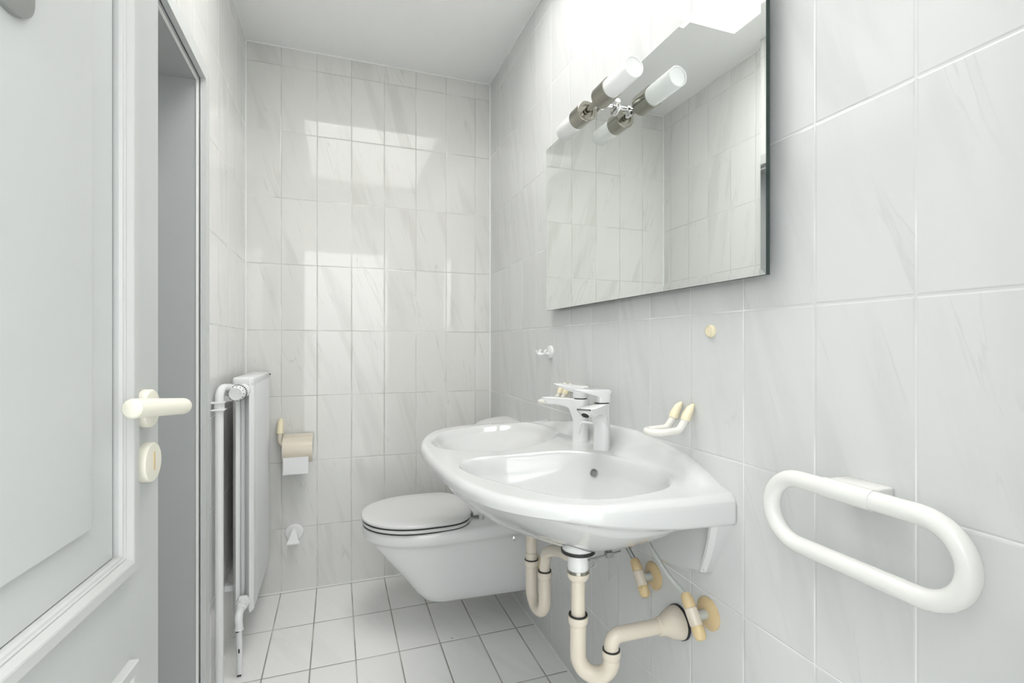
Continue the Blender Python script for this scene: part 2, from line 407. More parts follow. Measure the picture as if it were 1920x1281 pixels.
# ------------------------------------------------------------------ wash basin
def ss(a, b, x):
    t = np.clip((x-a)/(b-a), 0, 1); return t*t*(3-2*t)
def poly(pts, n=10):
    return np.array([(p.x, p.y) for p in catmull([(a, b, 0) for a, b in pts], n, True)])
def sdist(px_, py_, pl):
    """signed distance, positive inside"""
    A = pl; B = np.roll(pl, -1, 0); P = np.stack([px_, py_], -1)[:, None, :]
    ab = B-A; t_ = np.clip(((P-A)*ab).sum(-1)/((ab**2).sum(-1)+1e-12), 0, 1)
    d = np.sqrt((((A+ab*t_[..., None])-P)**2).sum(-1)).min(1)
    x, y = P[..., 0], P[..., 1]
    cr = ((A[:, 1] > y) != (B[:, 1] > y)) & (x < (B[:, 0]-A[:, 0])*(y-A[:, 1])/(B[:, 1]-A[:, 1]+1e-12)+A[:, 0])
    ins = cr.sum(1) % 2 == 1
    return np.where(ins, d, -d)
B1 = poly([(.286, 1.175), (.291, 1.228), (.325, 1.272), (.39, 1.291), (.49, 1.275), (.59, 1.232), (.650, 1.178), (.686, 1.08), (.701, .985), (.690, .910), (.650, .866), (.575, .850), (.502, .852), (.441, .882), (.391, .942), (.340, 1.036), (.302, 1.110)])
B2 = poly([(.272, 1.50), (.285, 1.60), (.335, 1.70), (.42, 1.765), (.53, 1.795), (.62, 1.78), (.68, 1.71), (.705, 1.60), (.69, 1.49), (.635, 1.405), (.55, 1.345), (.44, 1.345), (.35, 1.385), (.29, 1.43)])
OUT = [(XR, .782), (.66, .792), (.571, .800), (.46, .812), (.37, .862), (.302, .940), (.268, 1.02), (.247, 1.11), (.236, 1.22), (.231, 1.34), (.233, 1.45), (.245, 1.56), (.277, 1.68), (.34, 1.78), (.44, 1.838), (.56, 1.852), (.66, 1.85), (XR, 1.842)]
cv = [(p.x, p.y) for p in catmull([(a, b, 0) for a, b in OUT], 12)]
cv += [(XR, y) for y in np.linspace(1.842, .782, 90)[1:-1]]
OC = np.array(cv); CX, CY_ = .50, 1.30
def basin():
    # outline as star from the centre
    ang = np.arctan2(OC[:, 1]-CY_, OC[:, 0]-CX); rad = np.hypot(OC[:, 0]-CX, OC[:, 1]-CY_)
    o = np.argsort(ang); ang, rad = ang[o], rad[o]
    Mn = 420
    # even arc-length sampling of angles
    seg = np.hypot(np.diff(OC[:, 0], append=OC[0, 0]), np.diff(OC[:, 1], append=OC[0, 1])); cs = np.concatenate([[0], np.cumsum(seg)])
    px_ = np.interp(np.linspace(0, cs[-1], Mn, endpoint=False), cs, np.append(OC[:, 0], OC[0, 0])); py_ = np.interp(np.linspace(0, cs[-1], Mn, endpoint=False), cs, np.append(OC[:, 1], OC[0, 1]))
    # keep exact corners at the wall
    for cxn, cyn in ((XR, .782), (XR, 1.842)):
        k = np.argmin((px_-cxn)**2+(py_-cyn)**2); px_[k], py_[k] = cxn, cyn
    rho = 1-(1-np.linspace(0, 1, 130))**1.15
    rho = np.concatenate([rho[:-1], [.996, 1.0]]); rho = np.unique(np.round(rho, 5))
    R, A_ = len(rho), Mn
    gx = CX+rho[:, None]*(px_-CX)[None]; gy = CY_+rho[:, None]*(py_-CY_)[None]
    X, Y = gx.ravel(), gy.ravel()
    free = OC[OC[:, 0] < XR-1e-4]
    # distance to the free (not wall) edge
    def dfree(X, Y):
        pl = free; A = pl[:-1]; B = pl[1:]; A = np.vstack([[XR, .782], A, ]); B = np.vstack([pl[0], B]); A = np.vstack([A, pl[-1]]); B = np.vstack([B, [XR, 1.842]])
        P = np.stack([X, Y], -1)[:, None, :]; ab = B-A; t_ = np.clip(((P-A)*ab).sum(-1)/((ab**2).sum(-1)+1e-12), 0, 1)
        return np.sqrt((((A+ab*t_[..., None])-P)**2).sum(-1)).min(1)
    df = dfree(X, Y)
    d1_ = sdist(X, Y, B1); d2_ = sdist(X, Y, B2)
    wl = XR-X
    hh = np.interp(Y, [.782, .83, .867, .935, 1.03, 1.136, 1.27, 1.45, 1.571, 1.70, 1.842], [0, .010, .024, .040, .054, .062, .058, .044, .026, .008, 0])
    deck = .822+.014*ss(.42, .62, X)*ss(.80, .95, Y)*ss(1.84, 1.72, Y)
    ledge = hh*ss(-.004, .034, -np.maximum(d1_, d2_))*(1-ss(.006, 1, wl/np.interp(Y, [.8, .95, 1.12, 1.2, 1.4, 1.5, 1.8], [.10, .095, .07, .050, .050, .07, .09])))
    ra = .020; e = np.clip(df, 0, ra)
    roll = ra-np.sqrt(np.maximum(ra*ra-(ra-e)**2, 0))
    t1 = np.clip(d1_/.155, 0, 1); b1 = .150*(1-(1-t1)**2.5)*ss(-.010, .022, d1_)
    t2 = np.clip(d2_/.17, 0, 1); b2 = .085*(1-(1-t2)**2.0)*ss(-.006, .03, d2_)
    ribs = .0022*(.5+.5*np.cos((X-Y*.35)*2*PI/.024))*ss(.005, .03, d2_)*ss(.075, .05, d2_)*ss(.38, .42, X)*ss(.62, .58, X)*(Y < 1.5)
    zt = deck+ledge-roll-b1-b2+ribs
    # underside
    u1 = np.clip((d1_+.045)/.24, 0, 1); u2 = np.clip((d2_+.030)/.20, 0, 1)
    under = .135*(1-(1-u1)**1.75) ; under2 = .085*(1-(1-u2)**1.7)
    e2 = np.clip(df, 0, .014); rl = .014-np.sqrt(np.maximum(.014**2-(.014-e2)**2, 0))
    edge_z = .790-.029*ss(.36, .66, X)
    zb = edge_z+rl-(edge_z-.653)/.135*np.maximum(under, under2)*ss(0., .03, df)
    zb = np.minimum(zb, zt-.006-.004*ss(0, .02, df))
    m = MB()
    nt_ = R*A_
    vs = np.concatenate([np.stack([X, Y, zt], -1), np.stack([X, Y, zb], -1)])
    fs = []
    for i in range(1, R-1):
        for k in range(A_):
            k2 = (k+1) % A_
            fs.append((i*A_+k, (i+1)*A_+k, (i+1)*A_+k2, i*A_+k2))
            fs.append((nt_+i*A_+k, nt_+i*A_+k2, nt_+(i+1)*A_+k2, nt_+(i+1)*A_+k))
    # centre fans use ring 1
    vs = vs.tolist(); ct = len(vs); vs.append([CX, CY_, float(zt[0])]); vs.append([CX, CY_, float(zb[0])])
    for k in range(A_):
        k2 = (k+1) % A_
        fs.append((ct, A_+k, A_+k2)); fs.append((ct+1, nt_+A_+k2, nt_+A_+k))
        a, b = (R-1)*A_+k, (R-1)*A_+k2
        fs.append((a, nt_+a, nt_+b, b))
    m.add(vs, fs)
    return m
basin_t = thing('washbasin', 'large white ceramic washbasin with two bowls fixed to the tiled right wall', 'washbasin', (.5, 1.3, .66))
bm_ = basin()
# wall plate with end returns below the rim
def plate_bottom(y):
    return float(np.interp(y, [.85, .92, 1.18, 1.45, 1.70, 1.78], [.650, .626, .585, .585, .626, .650]))
pl = MB(); N_ = 40; PT = .026
ys = [.85+(1.78-.85)*k/N_ for k in range(N_+1)]
ringA = [(XR-PT, y, plate_bottom(y)) for y in ys]+[(XR-PT, 1.835, .775), (XR-PT, .800, .775)]
ringB = [(XR, p[1], p[2]) for p in ringA]
ringC = [(XR-PT+.006, p[1], p[2]-(.006 if p[2] < .7 else 0)) for p in ringA]; ringB = [(XR, p[1], p[2]) for p in ringC]
pl.loft([ringB, ringC, ringA])
def end_return(sy, yt, yb):
    """slanted flange at an end of the basin, hollow towards the middle"""
    m = MB(); rings = []
    for k in range(15):
        t = k/14; z = .785+(.643-.785)*t
        y = yt+(yb-yt)*(t**1.4)
        dep = .052-.026*t
        th = .022
        x0 = XR-dep
        c_ = .008
        rings.append([(XR, y, z), (x0+c_, y, z), (x0, y+sy*c_, z), (x0, y+sy*(th-c_), z), (x0+c_, y+sy*th, z), (XR, y+sy*th, z)])
    m.loft(rings); return m
for q_ in (end_return(1, .788, .850), end_return(-1, 1.836, 1.774)): pl.add(q_.v, q_.f)
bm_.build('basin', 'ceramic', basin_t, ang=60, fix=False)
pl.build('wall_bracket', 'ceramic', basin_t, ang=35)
# overflow hole and drains
m_ = MB().lathe([(0, -.004), (.0105, -.004), (.0105, .0006), (.0092, .0014), (.0080, .0002), (.0080, -.003), (0, -.003)], 30, aim((.634, 1.153, .790), (-.80, -.42, .42)))
oo = m_.build('overflow_hole', 'hose', basin_t); oo['label'] = 'dark round overflow opening'

# ------------------------------------------------------------------ taps
def tap(label, base, sdir, ldir, rod=False):
    x, y, z = base
    a = math.atan2(sdir[1], sdir[0])
    t = thing('basin_tap', label, 'tap', base, a, 'white single lever taps on the basin')
    # local: x along the spout
    m = MB(); rings = []
    def rr(hx_, hy_, zz, cx=0., rc=.9, n=32):
        out = []
        for k in range(n):
            th = 2*PI*k/n; c_, s_ = math.cos(th), math.sin(th)
            e = 2/2.9
            out.append((cx+hx_*math.copysign(abs(c_)**e, c_), hy_*math.copysign(abs(s_)**e, s_), zz))
        return out
    for zz, hx_, hy_ in [(-.004, .0225, .0215), (0, .0235, .0225), (.003, .0230, .022), (.03, .0222, .0212), (.07, .0216, .0208), (.10, .0216, .0208), (.125, .0218, .0210), (.128, .0205, .020)]:
        rings.append(rr(hx_, hy_, zz))
    m.loft(rings)
    # spout: sections along x
    secs = []
    for xx, zt2, zb2, hy_ in [(-.006, .1285, .040, .0200), (.012, .1285, .060, .0205), (.0225, .1285, .085, .0208), (.028, .1285, .0945, .0208), (.036, .1285, .100, .0208), (.05, .128, .103, .0208), (.08, .1275, .1055, .0205), (.108, .1267, .1035, .0200), (.1335, .126, .1215, .0195), (.1345, .1248, .1235, .0185)]:
        c_ = .0035
        secs.append([(xx, -hy_, zb2+c_), (xx, -hy_+c_, zb2), (xx, hy_-c_, zb2), (xx, hy_, zb2+c_), (xx, hy_, zt2-.002), (xx, hy_-.003, zt2), (xx, -hy_+.003, zt2), (xx, -hy_, zt2-.002)])
    m.loft(secs)
    local(m).build('tap_body', 'gloss_white', t, ang=35)
    ae = local(MB().lathe([(0, 0), (.0125, 0), (.0125, -.005), (.0110, -.0055), (.0105, -.002), (0, -.002)][::-1], 28, aim((.1205, 0, .1120), (-.72, 0, .70)))).build('aerator', 'gloss_white', t)
    local(MB().lathe([(0, -.0035), (.0102, -.0035), (.0102, -.003), (0, -.003)], 24, aim((.1205, 0, .1120), (-.72, 0, .70)))).build('strainer', 'black', ae)
    # lever
    b = math.atan2(ldir[1], ldir[0])-a
    R_ = Matrix.Rotation(b, 4, 'Z')
    m = MB(); rings = []
    for zz, k_ in [(.1315, .97), (.1335, 1.), (.150, 1.02), (.160, 1.03)]:
        rings.append([tuple(R_ @ Vector(p)) for p in rr(.0212*k_, .0205*k_, zz)])
    m.loft(rings)
    secs = []
    for xx, zt2, zb2, hy_ in [(-.021, .163, .157, .017), (-.012, .1665, .150, .0205), (.01, .167, .148, .0212), (.03, .167, .151, .0212), (.05, .1685, .157, .0205), (.075, .170, .1635, .0185), (.088, .1708, .167, .0150), (.092, .1705, .169, .011)]:
        c_ = .002
        secs.append([tuple(R_ @ Vector(p)) for p in [(xx, -hy_+c_, zb2), (xx, hy_-c_, zb2), (xx, hy_, (zb2+zt2)/2), (xx, hy_-c_, zt2), (xx, -hy_+c_, zt2), (xx, -hy_, (zb2+zt2)/2)]])
    m.loft(secs)
    local(m).build('lever', 'gloss_white', t, ang=35)
    local(MB().lathe([(0, .127), (.0195, .127), (.0195, .133), (0, .133)], 28)).build('lever_gap', 'near_black', t)['label'] = 'thin dark joint under the lever'
    if rod:
        pts = fillet([(-.015, .0, .058), (-.034, .010, .058), (-.038, .014, .030)], .006, 6)
    return t
ZD = .836
tap1 = tap('white single lever tap beside the big bowl, nearest the camera', (.692, 1.212, ZD-.001), (-.76, -.65), (-1, -.10))
tap2 = tap('white single lever tap with its spout over the smaller far bowl', (.690, 1.336, ZD-.001), (-.50, .866), (-.48, .877))
# small pull rod handle behind the near tap
po = MB().tube(fillet([(.680, 1.226, .905), (.655, 1.262, .906), (.648, 1.268, .872)], .008, 8), [.0035]*3+[.003]*8, 12)
pp = po.build('pull_rod', 'gloss_white', tap1)

# ------------------------------------------------------------------ mirror
MXF = .720; MY0, MY1, MZ0, MZ1 = .681, 1.665, 1.250, 1.836
mt = thing('mirror', 'big rectangular frameless mirror hanging above the washbasin', 'mirror', (XR, (MY0+MY1)/2, MZ0))
bv, bd = .012, .0003
def rect(x, i): return [(x, MY0+i, MZ0+i), (x, MY1-i, MZ0+i), (x, MY1-i, MZ1-i), (x, MY0+i, MZ1-i)]
MB().loft([rect(MXF+bd, 0.0004), rect(MXF, bv)]).build('mirror_glass', 'mirror', mt, smooth=False)
MB().box((MXF+bd, MY0, MZ0), (MXF+.009, MY1, MZ1)).build('glass_edge', 'glass_edge', mt, smooth=False)
MB().box((MXF+.009, MY0+.05, MZ0+.05), (XR, MY1-.05, MZ1-.05)).build('backing', 'backing', mt, smooth=False)

# ------------------------------------------------------------------ mirror lamp
LX, LZ = .658, 1.779
lt = thing('mirror_lamp', 'brushed steel lamp with two white glass tubes clipped to the mirror', 'lamp', (MXF, 1.19, LZ))
def cyl(m, y0, y1, r, n=40): m.lathe([(r, 0), (r, abs(y1-y0))], n, aim((LX, y0, LZ), (0, 1 if y1 > y0 else -1, 0))); return m
def glass_tube(y0, y1):
    L_ = abs(y1-y0); r = .0255
    return MB().lathe([(0, 0), (r-.001, 0), (r, .001), (r, L_-.001), (r-.0008, L_), (r-.0022, L_), (r-.0028, L_-.001), (r-.003, L_-.004), (0, L_-.004)], 48, aim((LX, y0, LZ), (0, 1 if y1 > y0 else -1, 0)))
for (a, b, s0, s1, lab) in ((1.110, 1.001, 1.102, 1.160, 0), (1.282, 1.385, 1.290, 1.234, 1)):
    sk = MB(); d = 1 if s1 > s0 else -1; L_ = abs(s1-s0); r = .0285
    sk.lathe([(r-.003, 0), (r, 0), (r, L_-.0015), (r-.0015, L_), (r-.010, L_), (r-.011, L_-.006), (0, L_-.006)] if lab == 1 else [(r-.003, 0), (r, 0), (r, L_-.0015), (r-.0015, L_), (0, L_)], 48, aim((LX, s0, LZ), (0, d, 0)))
    so = sk.build('socket', 'steel', lt)
    glass_tube(a, b).build('glass_tube', 'opal', lt)
MB().lathe([(.008, 0), (.008, .078)], 24, aim((LX, 1.159, LZ), (0, 1, 0))).build('joint_bar', 'steel', lt)
m_ = MB(); m_.tube([(LX, 1.19, LZ), (MXF-.010, 1.19, LZ)], .0055, 18)
m_.lathe([(.0095, 0), (.0095, .007)], 24, aim((LX+.018, 1.19, LZ), (1, 0, 0)))
m_.build('arm', 'chrome', lt)
MB().lathe([(0, 0), (.0215, 0), (.0225, .002), (.0225, .005), (.019, .007), (.010, .008), (0, .008)], 36, aim((MXF+.0004, 1.19, LZ), (-1, 0, 0))).build('clamp_disc', 'chrome', lt)
MB().box((LX+.012, 1.178, LZ-.020), (LX+.022, 1.202, LZ-.006), .002).build('clamp_screw', 'chrome', lt)

# ------------------------------------------------------------------ toilet
TY = 2.035
tt = thing('toilet', 'white wall hung toilet with closed lid on the right wall beyond the washbasin', 'toilet', (XR, TY, .085))
def dsec(z, xt, hw, sharp=2.3, xb=XR, n=56, frac=.45, hwb=None):
    """D shaped ring: nose at xt, straight sides to the wall"""
    hwb = hw if hwb is None else hwb
    L_ = xb-xt; xn = xt+L_*frac; out = []
    for k in range(n):
        th = PI/2+PI*k/(n-1)
        c_, s_ = math.cos(th), math.sin(th); e = 2/sharp
        out.append((xn+(xn-xt)*math.copysign(abs(c_)**e, c_), TY+hw*math.copysign(abs(s_)**e, s_), z))
    out.append((xn+(xb-xn)*.5, TY-(hw+hwb)/2, z)); out.append((xb, TY-hwb, z)); out.append((xb, TY+hwb, z)); out.append((xn+(xb-xn)*.5, TY+(hw+hwb)/2, z))
    return out
ZR = .424
rings = [dsec(.094, .372, .060, 2.6, frac=.25, hwb=.080), dsec(.097, .342, .080, 2.7, frac=.25, hwb=.10), dsec(.110, .318, .094, 2.6, frac=.28, hwb=.115), dsec(.14, .292, .106, 2.4, frac=.3, hwb=.128), dsec(.18, .262, .118, 2.3, frac=.32, hwb=.140),
         dsec(.23, .222, .130, 2.25, frac=.35, hwb=.148), dsec(.28, .182, .144, 2.2, frac=.38, hwb=.156), dsec(.32, .150, .157, 2.15, frac=.40, hwb=.162), dsec(.345, .130, .168, 2.1, frac=.42, hwb=.167), dsec(.360, .117, .178, 2.1, frac=.43, hwb=.172),
         dsec(.370, .105, .190, 2.1, frac=.44, hwb=.180), dsec(.380, .097, .1995, 2.1, frac=.44, hwb=.187), dsec(.392, .093, .2035, 2.1, frac=.44, hwb=.190), dsec(.408, .092, .2045, 2.1, frac=.44, hwb=.190), dsec(ZR-.006, .094, .203, 2.1, frac=.44, hwb=.188), dsec(ZR, .101, .196, 2.1, frac=.44, hwb=.182)]
MB().loft(rings).build('bowl', 'toilet_ceramic', tt, ang=50)
def oval(z, xt, xe, hw, k_=1., n=80):
    """seat outline: round nose at xt, flatter end at xe"""
    out = []; xm = xt+(xe-xt)*.54
    for k in range(n):
        th = 2*PI*k/n; c_, s_ = math.cos(th), math.sin(th)
        e = 2/2.1 if c_ < 0 else 2/4.2
        rx = (xm-xt) if c_ < 0 else (xe-xm)
        out.append((xm+k_*rx*math.copysign(abs(c_)**e, c_), TY+k_*hw*math.copysign(abs(s_)**(2/2.15), s_), z))
    return out
XT, XE, HWD = .088, .520, .203
def slab(z0, z1, xt, xe, hw, r=.005):
    rr_ = [oval(z0, xt, xe, hw, .965), oval(z0+.001, xt, xe, hw, .985), oval(z0+r*.7, xt, xe, hw, .998), oval((z0+z1)/2, xt, xe, hw, 1.), oval(z1-r*.7, xt, xe, hw, .996), oval(z1-r*.25, xt, xe, hw, .985), oval(z1, xt, xe, hw, .965)]
    return rr_
MB().loft(slab(.4265, .4405, XT+.003, XE, HWD-.002)).build('seat', 'lid', tt, ang=50)
rg = slab(.4450, .4590, XT, XE, HWD)
rg += [oval(.4590, XT, XE, HWD, .80), oval(.4583, XT, XE, HWD, .74), oval(.4572, XT, XE, HWD, .68), oval(.4570, XT, XE, HWD, .3), oval(.4570, XT, XE, HWD, .02)]
MB().loft(rg).build('lid', 'lid', tt, ang=60)
MB().loft([oval(.4225, XT+.002, XE, HWD-.003, .985), oval(.4465, XT+.002, XE, HWD-.003, .985)]).build('gap_shade', 'near_black', tt)['label'] = 'dark filler painting the shade under lid and seat'  # black filler stands in for the shade between rim, seat and lid
m_ = MB()
for s_ in (-1, 1): m_.lathe([(.010, 0), (.010, .03)], 20, aim((.548, TY+s_*.11, .424), (0, 0, 1)))
m_.tube([(.548, TY-.12, .448), (.548, TY+.12, .448)], .010, 16)
m_.box((.515, TY-.11, .440), (.548, TY+.11, .452), .002)
m_.build('hinge', 'lid', tt)
bc = MB().lathe([(.010, 0), (.010, .016), (.007, .018), (0, .018)], 20, aim((.664, TY-.176, .361), (-.25, -1, -.1))).build('fixing_cap', 'chrome', tt)
# cistern with domed top
ct_ = MB(); rings = []
def csec(z, k1, k2, cy=2.12):
    out = [(XR, cy+k2, z)]
    for k in range(33):
        th = PI/2+PI*k/32; out.append((XR+k1*math.cos(th)*1.0, cy+k2*math.sin(th), z)) if 0 < k < 32 else None
    out.append((XR, cy-k2, z)); return out
for z, f_ in [(.50, .93), (.60, .97), (.70, 1.0), (.735, 1.0), (.742, .985), (.756, .94), (.769, .86), (.776, .76), (.784, .6), (.789, .42), (.792, .2), (.7925, .05)]:
    rings.append(csec(z, .185*f_, .225*f_))
ct_.loft(rings)
cis = thing('cistern', 'white cistern with rounded top showing behind the far washbasin rim', 'cistern', (XR, 2.10, .50))
ct_.build('tank', 'lid', cis)

# ------------------------------------------------------------------ radiator, pipes
rt = thing('radiator', 'tall narrow white double panel radiator on the left wall', 'radiator', (-.32, 1.98, .16))
RY0, RY1, RZ0, RZ1 = 1.985, 2.425, .165, 1.008
def ribbed(x0, x1):
    """upright panel with vertical ribs on the outer face (x1 side)"""
    n = 132; pts = []
    for k in range(n+1):
        y = RY0+(RY1-RY0)*k/n
        edge = min(1., min(k, n-k)/4.)
        edge = math.sqrt(max(0, 1-(1-edge)**2))
        x = (x0+x1)/2+(x1-x0)/2*edge - (.0028*(1-math.cos(2*PI*k/6)) if 6 <= k <= n-6 else 0)
        pts.append((x, y))
    for k in range(n, -1, -6):
        y = RY0+(RY1-RY0)*k/n; edge = min(1., min(k, n-k)/6.); edge = math.sqrt(max(0, 1-(1-edge)**2))
        pts.append(((x0+x1)/2-(x1-x0)/2*edge, y))
    xm = (x0+x1)/2; ym = (RY0+RY1)/2
    rings = []
    for z, kx in [(RZ0, .35), (RZ0+.006, .8), (RZ0+.014, 1.), (RZ1-.014, 1.), (RZ1-.006, .8), (RZ1, .35)]:
        rings.append([(xm+(x-xm)*kx, ym+(y-ym)*(1-.01*(1-kx)), z) for x, y in pts])
    return MB().loft(rings)
ribbed(-.3135, -.2815).build('panel', 'enamel', rt, ang=50)
ribbed(-.352, -.3270).build('panel', 'enamel', rt, ang=50)
MB().box((-.3515, RY0+.001, RZ1-.030), (-.2820, RY1-.001, RZ1+.0015), .0085).build('top_cover', 'enamel', rt)
m_ = MB()
for k in range(20): m_.box((-.3275, RY0+.03+.02*k, RZ0+.03), (-.313, RY0+.033+.02*k, RZ1-.032))
m_.build('convector_fins', 'enamel', rt, smooth=False)
for z in (RZ1-.045, RZ0+.045):
    MB().lathe([(.021, 0), (.024, .003), (.024, .016), (.021, .020), (.013, .022), (.013, .03)], 6 if z < .5 else 32, aim((-.316, RY0+.004, z), (0, -1, 0))).build('connection_nut', 'enamel', rt)
MB().lathe([(0, 0), (.006, 0), (.006, .014), (0, .014)], 16, aim((-.300, RY1-.002, RZ1-.022), (0, 1, 0))).build('vent_plug', 'enamel', rt)
MB().tube([(-.288, RY1+.004, RZ1-.012), (-.278, RY1+.004, RZ1-.012)], .0028, 10).build('vent_key', 'near_black', rt)
for y_ in (2.05, 2.36):
    for z_ in (.24, .93): MB().box((XL, y_-.012, z_-.01), (-.348, y_+.012, z_+.01)).build('bracket', 'enamel', rt, smooth=False)
# thermostat valve
vz = RZ1-.045; hd_ = Vector((-.12, -1, -.05)).normalized()
vt = MB(); vt.tube([(-.316, RY0-.022, vz), (-.318, RY0-.058, vz)], .0135, 24)
vt.build('valve_body', 'enamel', rt)
p0 = Vector((-.320, RY0-.042, vz-.002))
prof = [(.012, 0), (.0225, .002), (.0262, .008), (.0270, .016), (.0265, .036), (.0240, .043), (.0205, .0465), (.0180, .0455), (0, .0455)]
th_ = MB().lathe(prof, 48, aim(p0, hd_)).build('thermostat_head', 'gloss_white', rt)
sl = MB(); A0 = aim(p0, hd_)
for k in range(26):
    a = 2*PI*k/26; R_ = A0 @ Matrix.Rotation(a, 4, 'Z')
    sl.box((.0258, -.0015, .012), (.0280, .0015, .027), mtx=R_)
    if k % 2 == 0: sl.box((.0225, -.0013, .0405), (.0256, .0013, .0436), mtx=R_)
sl.build('grille_slots', 'near_black', th_, smooth=False)['label'] = 'dark slots round the thermostat head'
# lower valve and return pipe
lz = RZ0+.045
lv = MB(); lv.tube([(-.316, RY0-.02, lz), (-.317, RY0-.05, lz-.004)], .013, 20)
lv.lathe([(.0175, 0), (.0175, .012), (.014, .014)], 6, aim((-.317, RY0-.032, lz-.003), (0, -1, -.1)))
lv.build('lower_valve', 'enamel', rt)
p_ = MB(); p_.tube(fillet([(-.317, RY0-.045, lz-.003), (-.317, RY0-.085, lz-.010), (-.314, RY0-.092, lz-.05)], .02, 10), .0125, 20)
p_.tube([(-.314, RY0-.0915, lz-.045), (-.312, RY0-.093, 0)], .0095, 20)
p_.lathe([(.0135, 0), (.0145, .002), (.0135, .005)], 20, aim((-.314, RY0-.092, lz-.052), (0, 0, 1)))
rp = p_.build('heating_pipe', 'enamel'); tag(rp, 'short white chipped pipe rising from the floor into the bottom of the radiator', 'pipe', 'heating pipes')
for a_, b_ in (((-.3145, RY0-.1045, .085), (-.3105, RY0-.1015, .098)), ((-.318, RY0-.1045, .006), (-.306, RY0-.1015, .011)), ((-.322, RY0-.1062, lz-.0535), (-.312, RY0-.1035, lz-.0505))):
    MB().box(a_, b_).build('paint_chip', 'near_black', rp, smooth=False)
# tall supply pipe
sx, sy = -.3635, 1.845
p_ = MB(); p_.tube(fillet([(sx, sy, 0), (sx, sy, .985), (-.347, RY0-.050, vz+.016), (-.318, RY0-.030, vz)], [.035, .02], 10), .0125, 20)
sp_ = p_.build('heating_pipe', 'enamel'); tag(sp_, 'tall thin white pipe running up beside the radiator from the floor to the thermostat', 'pipe', 'heating pipes')
cl_ = MB(); cz = .925
for dz in (-.012, .012): cl_.box((XL, sy-.018, cz+dz-.003), (sx+.018, sy+.018, cz+dz+.003), .0015)
cl_.lathe([(.0140, -.011), (.0155, -.011), (.0155, .011), (.0140, .011)], 24, Matrix.Translation((sx, sy, cz)), closed=True)
cl_.build('pipe_clamp', 'enamel', sp_)
p_ = MB(); p_.tube([(XL, 1.955, .105), (-.345, 1.955, .105)], .010, 16)
p_.lathe([(.016, 0), (.015, .004), (.01, .006)], 24, aim((XL, 1.955, .105), (1, 0, 0)))
# ------------------------------------------------------------------ toilet paper holder on the back wall
hp = thing('toilet_paper_holder', 'cream toilet paper holder with curved cover on the back wall', 'toilet paper holder', (-.20, YB, .70))
hx0 = -.236
m_ = MB(); m_.tube([(hx0-.005, YB-.001, .786), (hx0-.005, YB-.018, .774), (hx0-.005, YB-.034, .750), (hx0-.005, YB-.040, .729)], [.009, .0135, .0150, .0155], 24)
m_.build('wall_cap', 'cap', hp)['label'] = 'yellowed cone shaped wall cap'
m_ = MB(); m_.tube(fillet([(hx0-.005, YB-.0395, .731), (hx0-.005, YB-.046, .682), (hx0+.040, YB-.062, .675), (-.105, YB-.062, .675)], [.026, .008], 10), .0105, 20)
m_.build('arm', 'cream', hp)
cov = MB(); rings = []; x0c, x1c = -.226, -.104; rc = .058; cyc, czc = YB-.062, .658
prof2 = []
for k in range(21):
    a = math.radians(88-k*7.6); prof2.append((rc*math.cos(a), rc*math.sin(a)))
prof2 = [(-.050, rc+.006), (-.03, rc+.004)]+prof2
outer = [(cyc-a, czc+b) for a, b in prof2]; inner = [(cyc-a*.965, czc+b*.965) for a, b in prof2]
loop = outer+inner[::-1]
cov.loft([[(x0c, y, z) for y, z in loop], [(x1c, y, z) for y, z in loop]])
cov.build('cover', 'cream', hp, ang=30)
rl_ = MB().lathe([(.011, 0), (.050, 0), (.050, .104), (.011, .104)], 40, aim((-.217, cyc, czc), (1, 0, 0)), closed=True)
rl_.box((-.222, cyc-.053, .560), (-.120, cyc-.0520, czc))
tag(rl_.build('toilet_roll', 'paper', ang=30), 'white toilet roll with one sheet hanging below the cream cover', 'toilet roll')
# white round stopper with beak below it
dk = thing('wall_hook', 'white round hook with triangular beak low on the back wall', 'hook', (-.186, YB, .262))
MB().lathe([(0, 0), (.038, 0), (.040, .002), (.038, .006), (.030, .009), (.022, .009), (.020, .011), (0, .011)], 44, aim((-.186, YB, .268), (0, -1, 0))).build('base_disc', 'matt_white', dk)
m_ = MB(); b_ = YB-.010
m_.add([(-.190, b_, .287), (-.182, b_, .287), (-.212, b_-.052, .240), (-.160, b_-.052, .240), (-.204, b_, .246), (-.168, b_, .246), (-.212, b_-.052, .234), (-.160, b_-.052, .234)], [(0, 1, 3, 2), (0, 2, 6, 4), (1, 5, 7, 3), (2, 3, 7, 6), (4, 6, 7, 5), (0, 4, 5, 1)])
m_.build('beak', 'matt_white', dk, smooth=False)

# ------------------------------------------------------------------ things on the right wall
h2 = thing('wall_hook', 'small white double hook on the right wall between mirror and corner', 'hook', (XR, 1.70, 1.10))
MB().lathe([(0, 0), (.025, 0), (.025, .004), (.023, .008), (.010, .010), (0, .010)], 36, aim((XR, 1.695, 1.099), (-1, 0, 0))).build('base_disc', 'matt_white', h2)
m_ = MB(); m_.tube([(XR-.006, 1.695, 1.093), (XR-.030, 1.695, 1.092)], .0045, 14)
m_.tube(catmull([(XR-.030, 1.722, 1.108), (XR-.036, 1.721, 1.098), (XR-.032, 1.712, 1.091), (XR-.03, 1.695, 1.090), (XR-.032, 1.678, 1.091), (XR-.036, 1.669, 1.098), (XR-.030, 1.668, 1.108)], 6), .0042, 14)
m_.tube(catmull([(XR-.026, 1.695, 1.092), (XR-.045, 1.695, 1.090), (XR-.056, 1.695, 1.096), (XR-.058, 1.695, 1.108)], 6), .0045, 14)
m_.build('prongs', 'matt_white', h2)
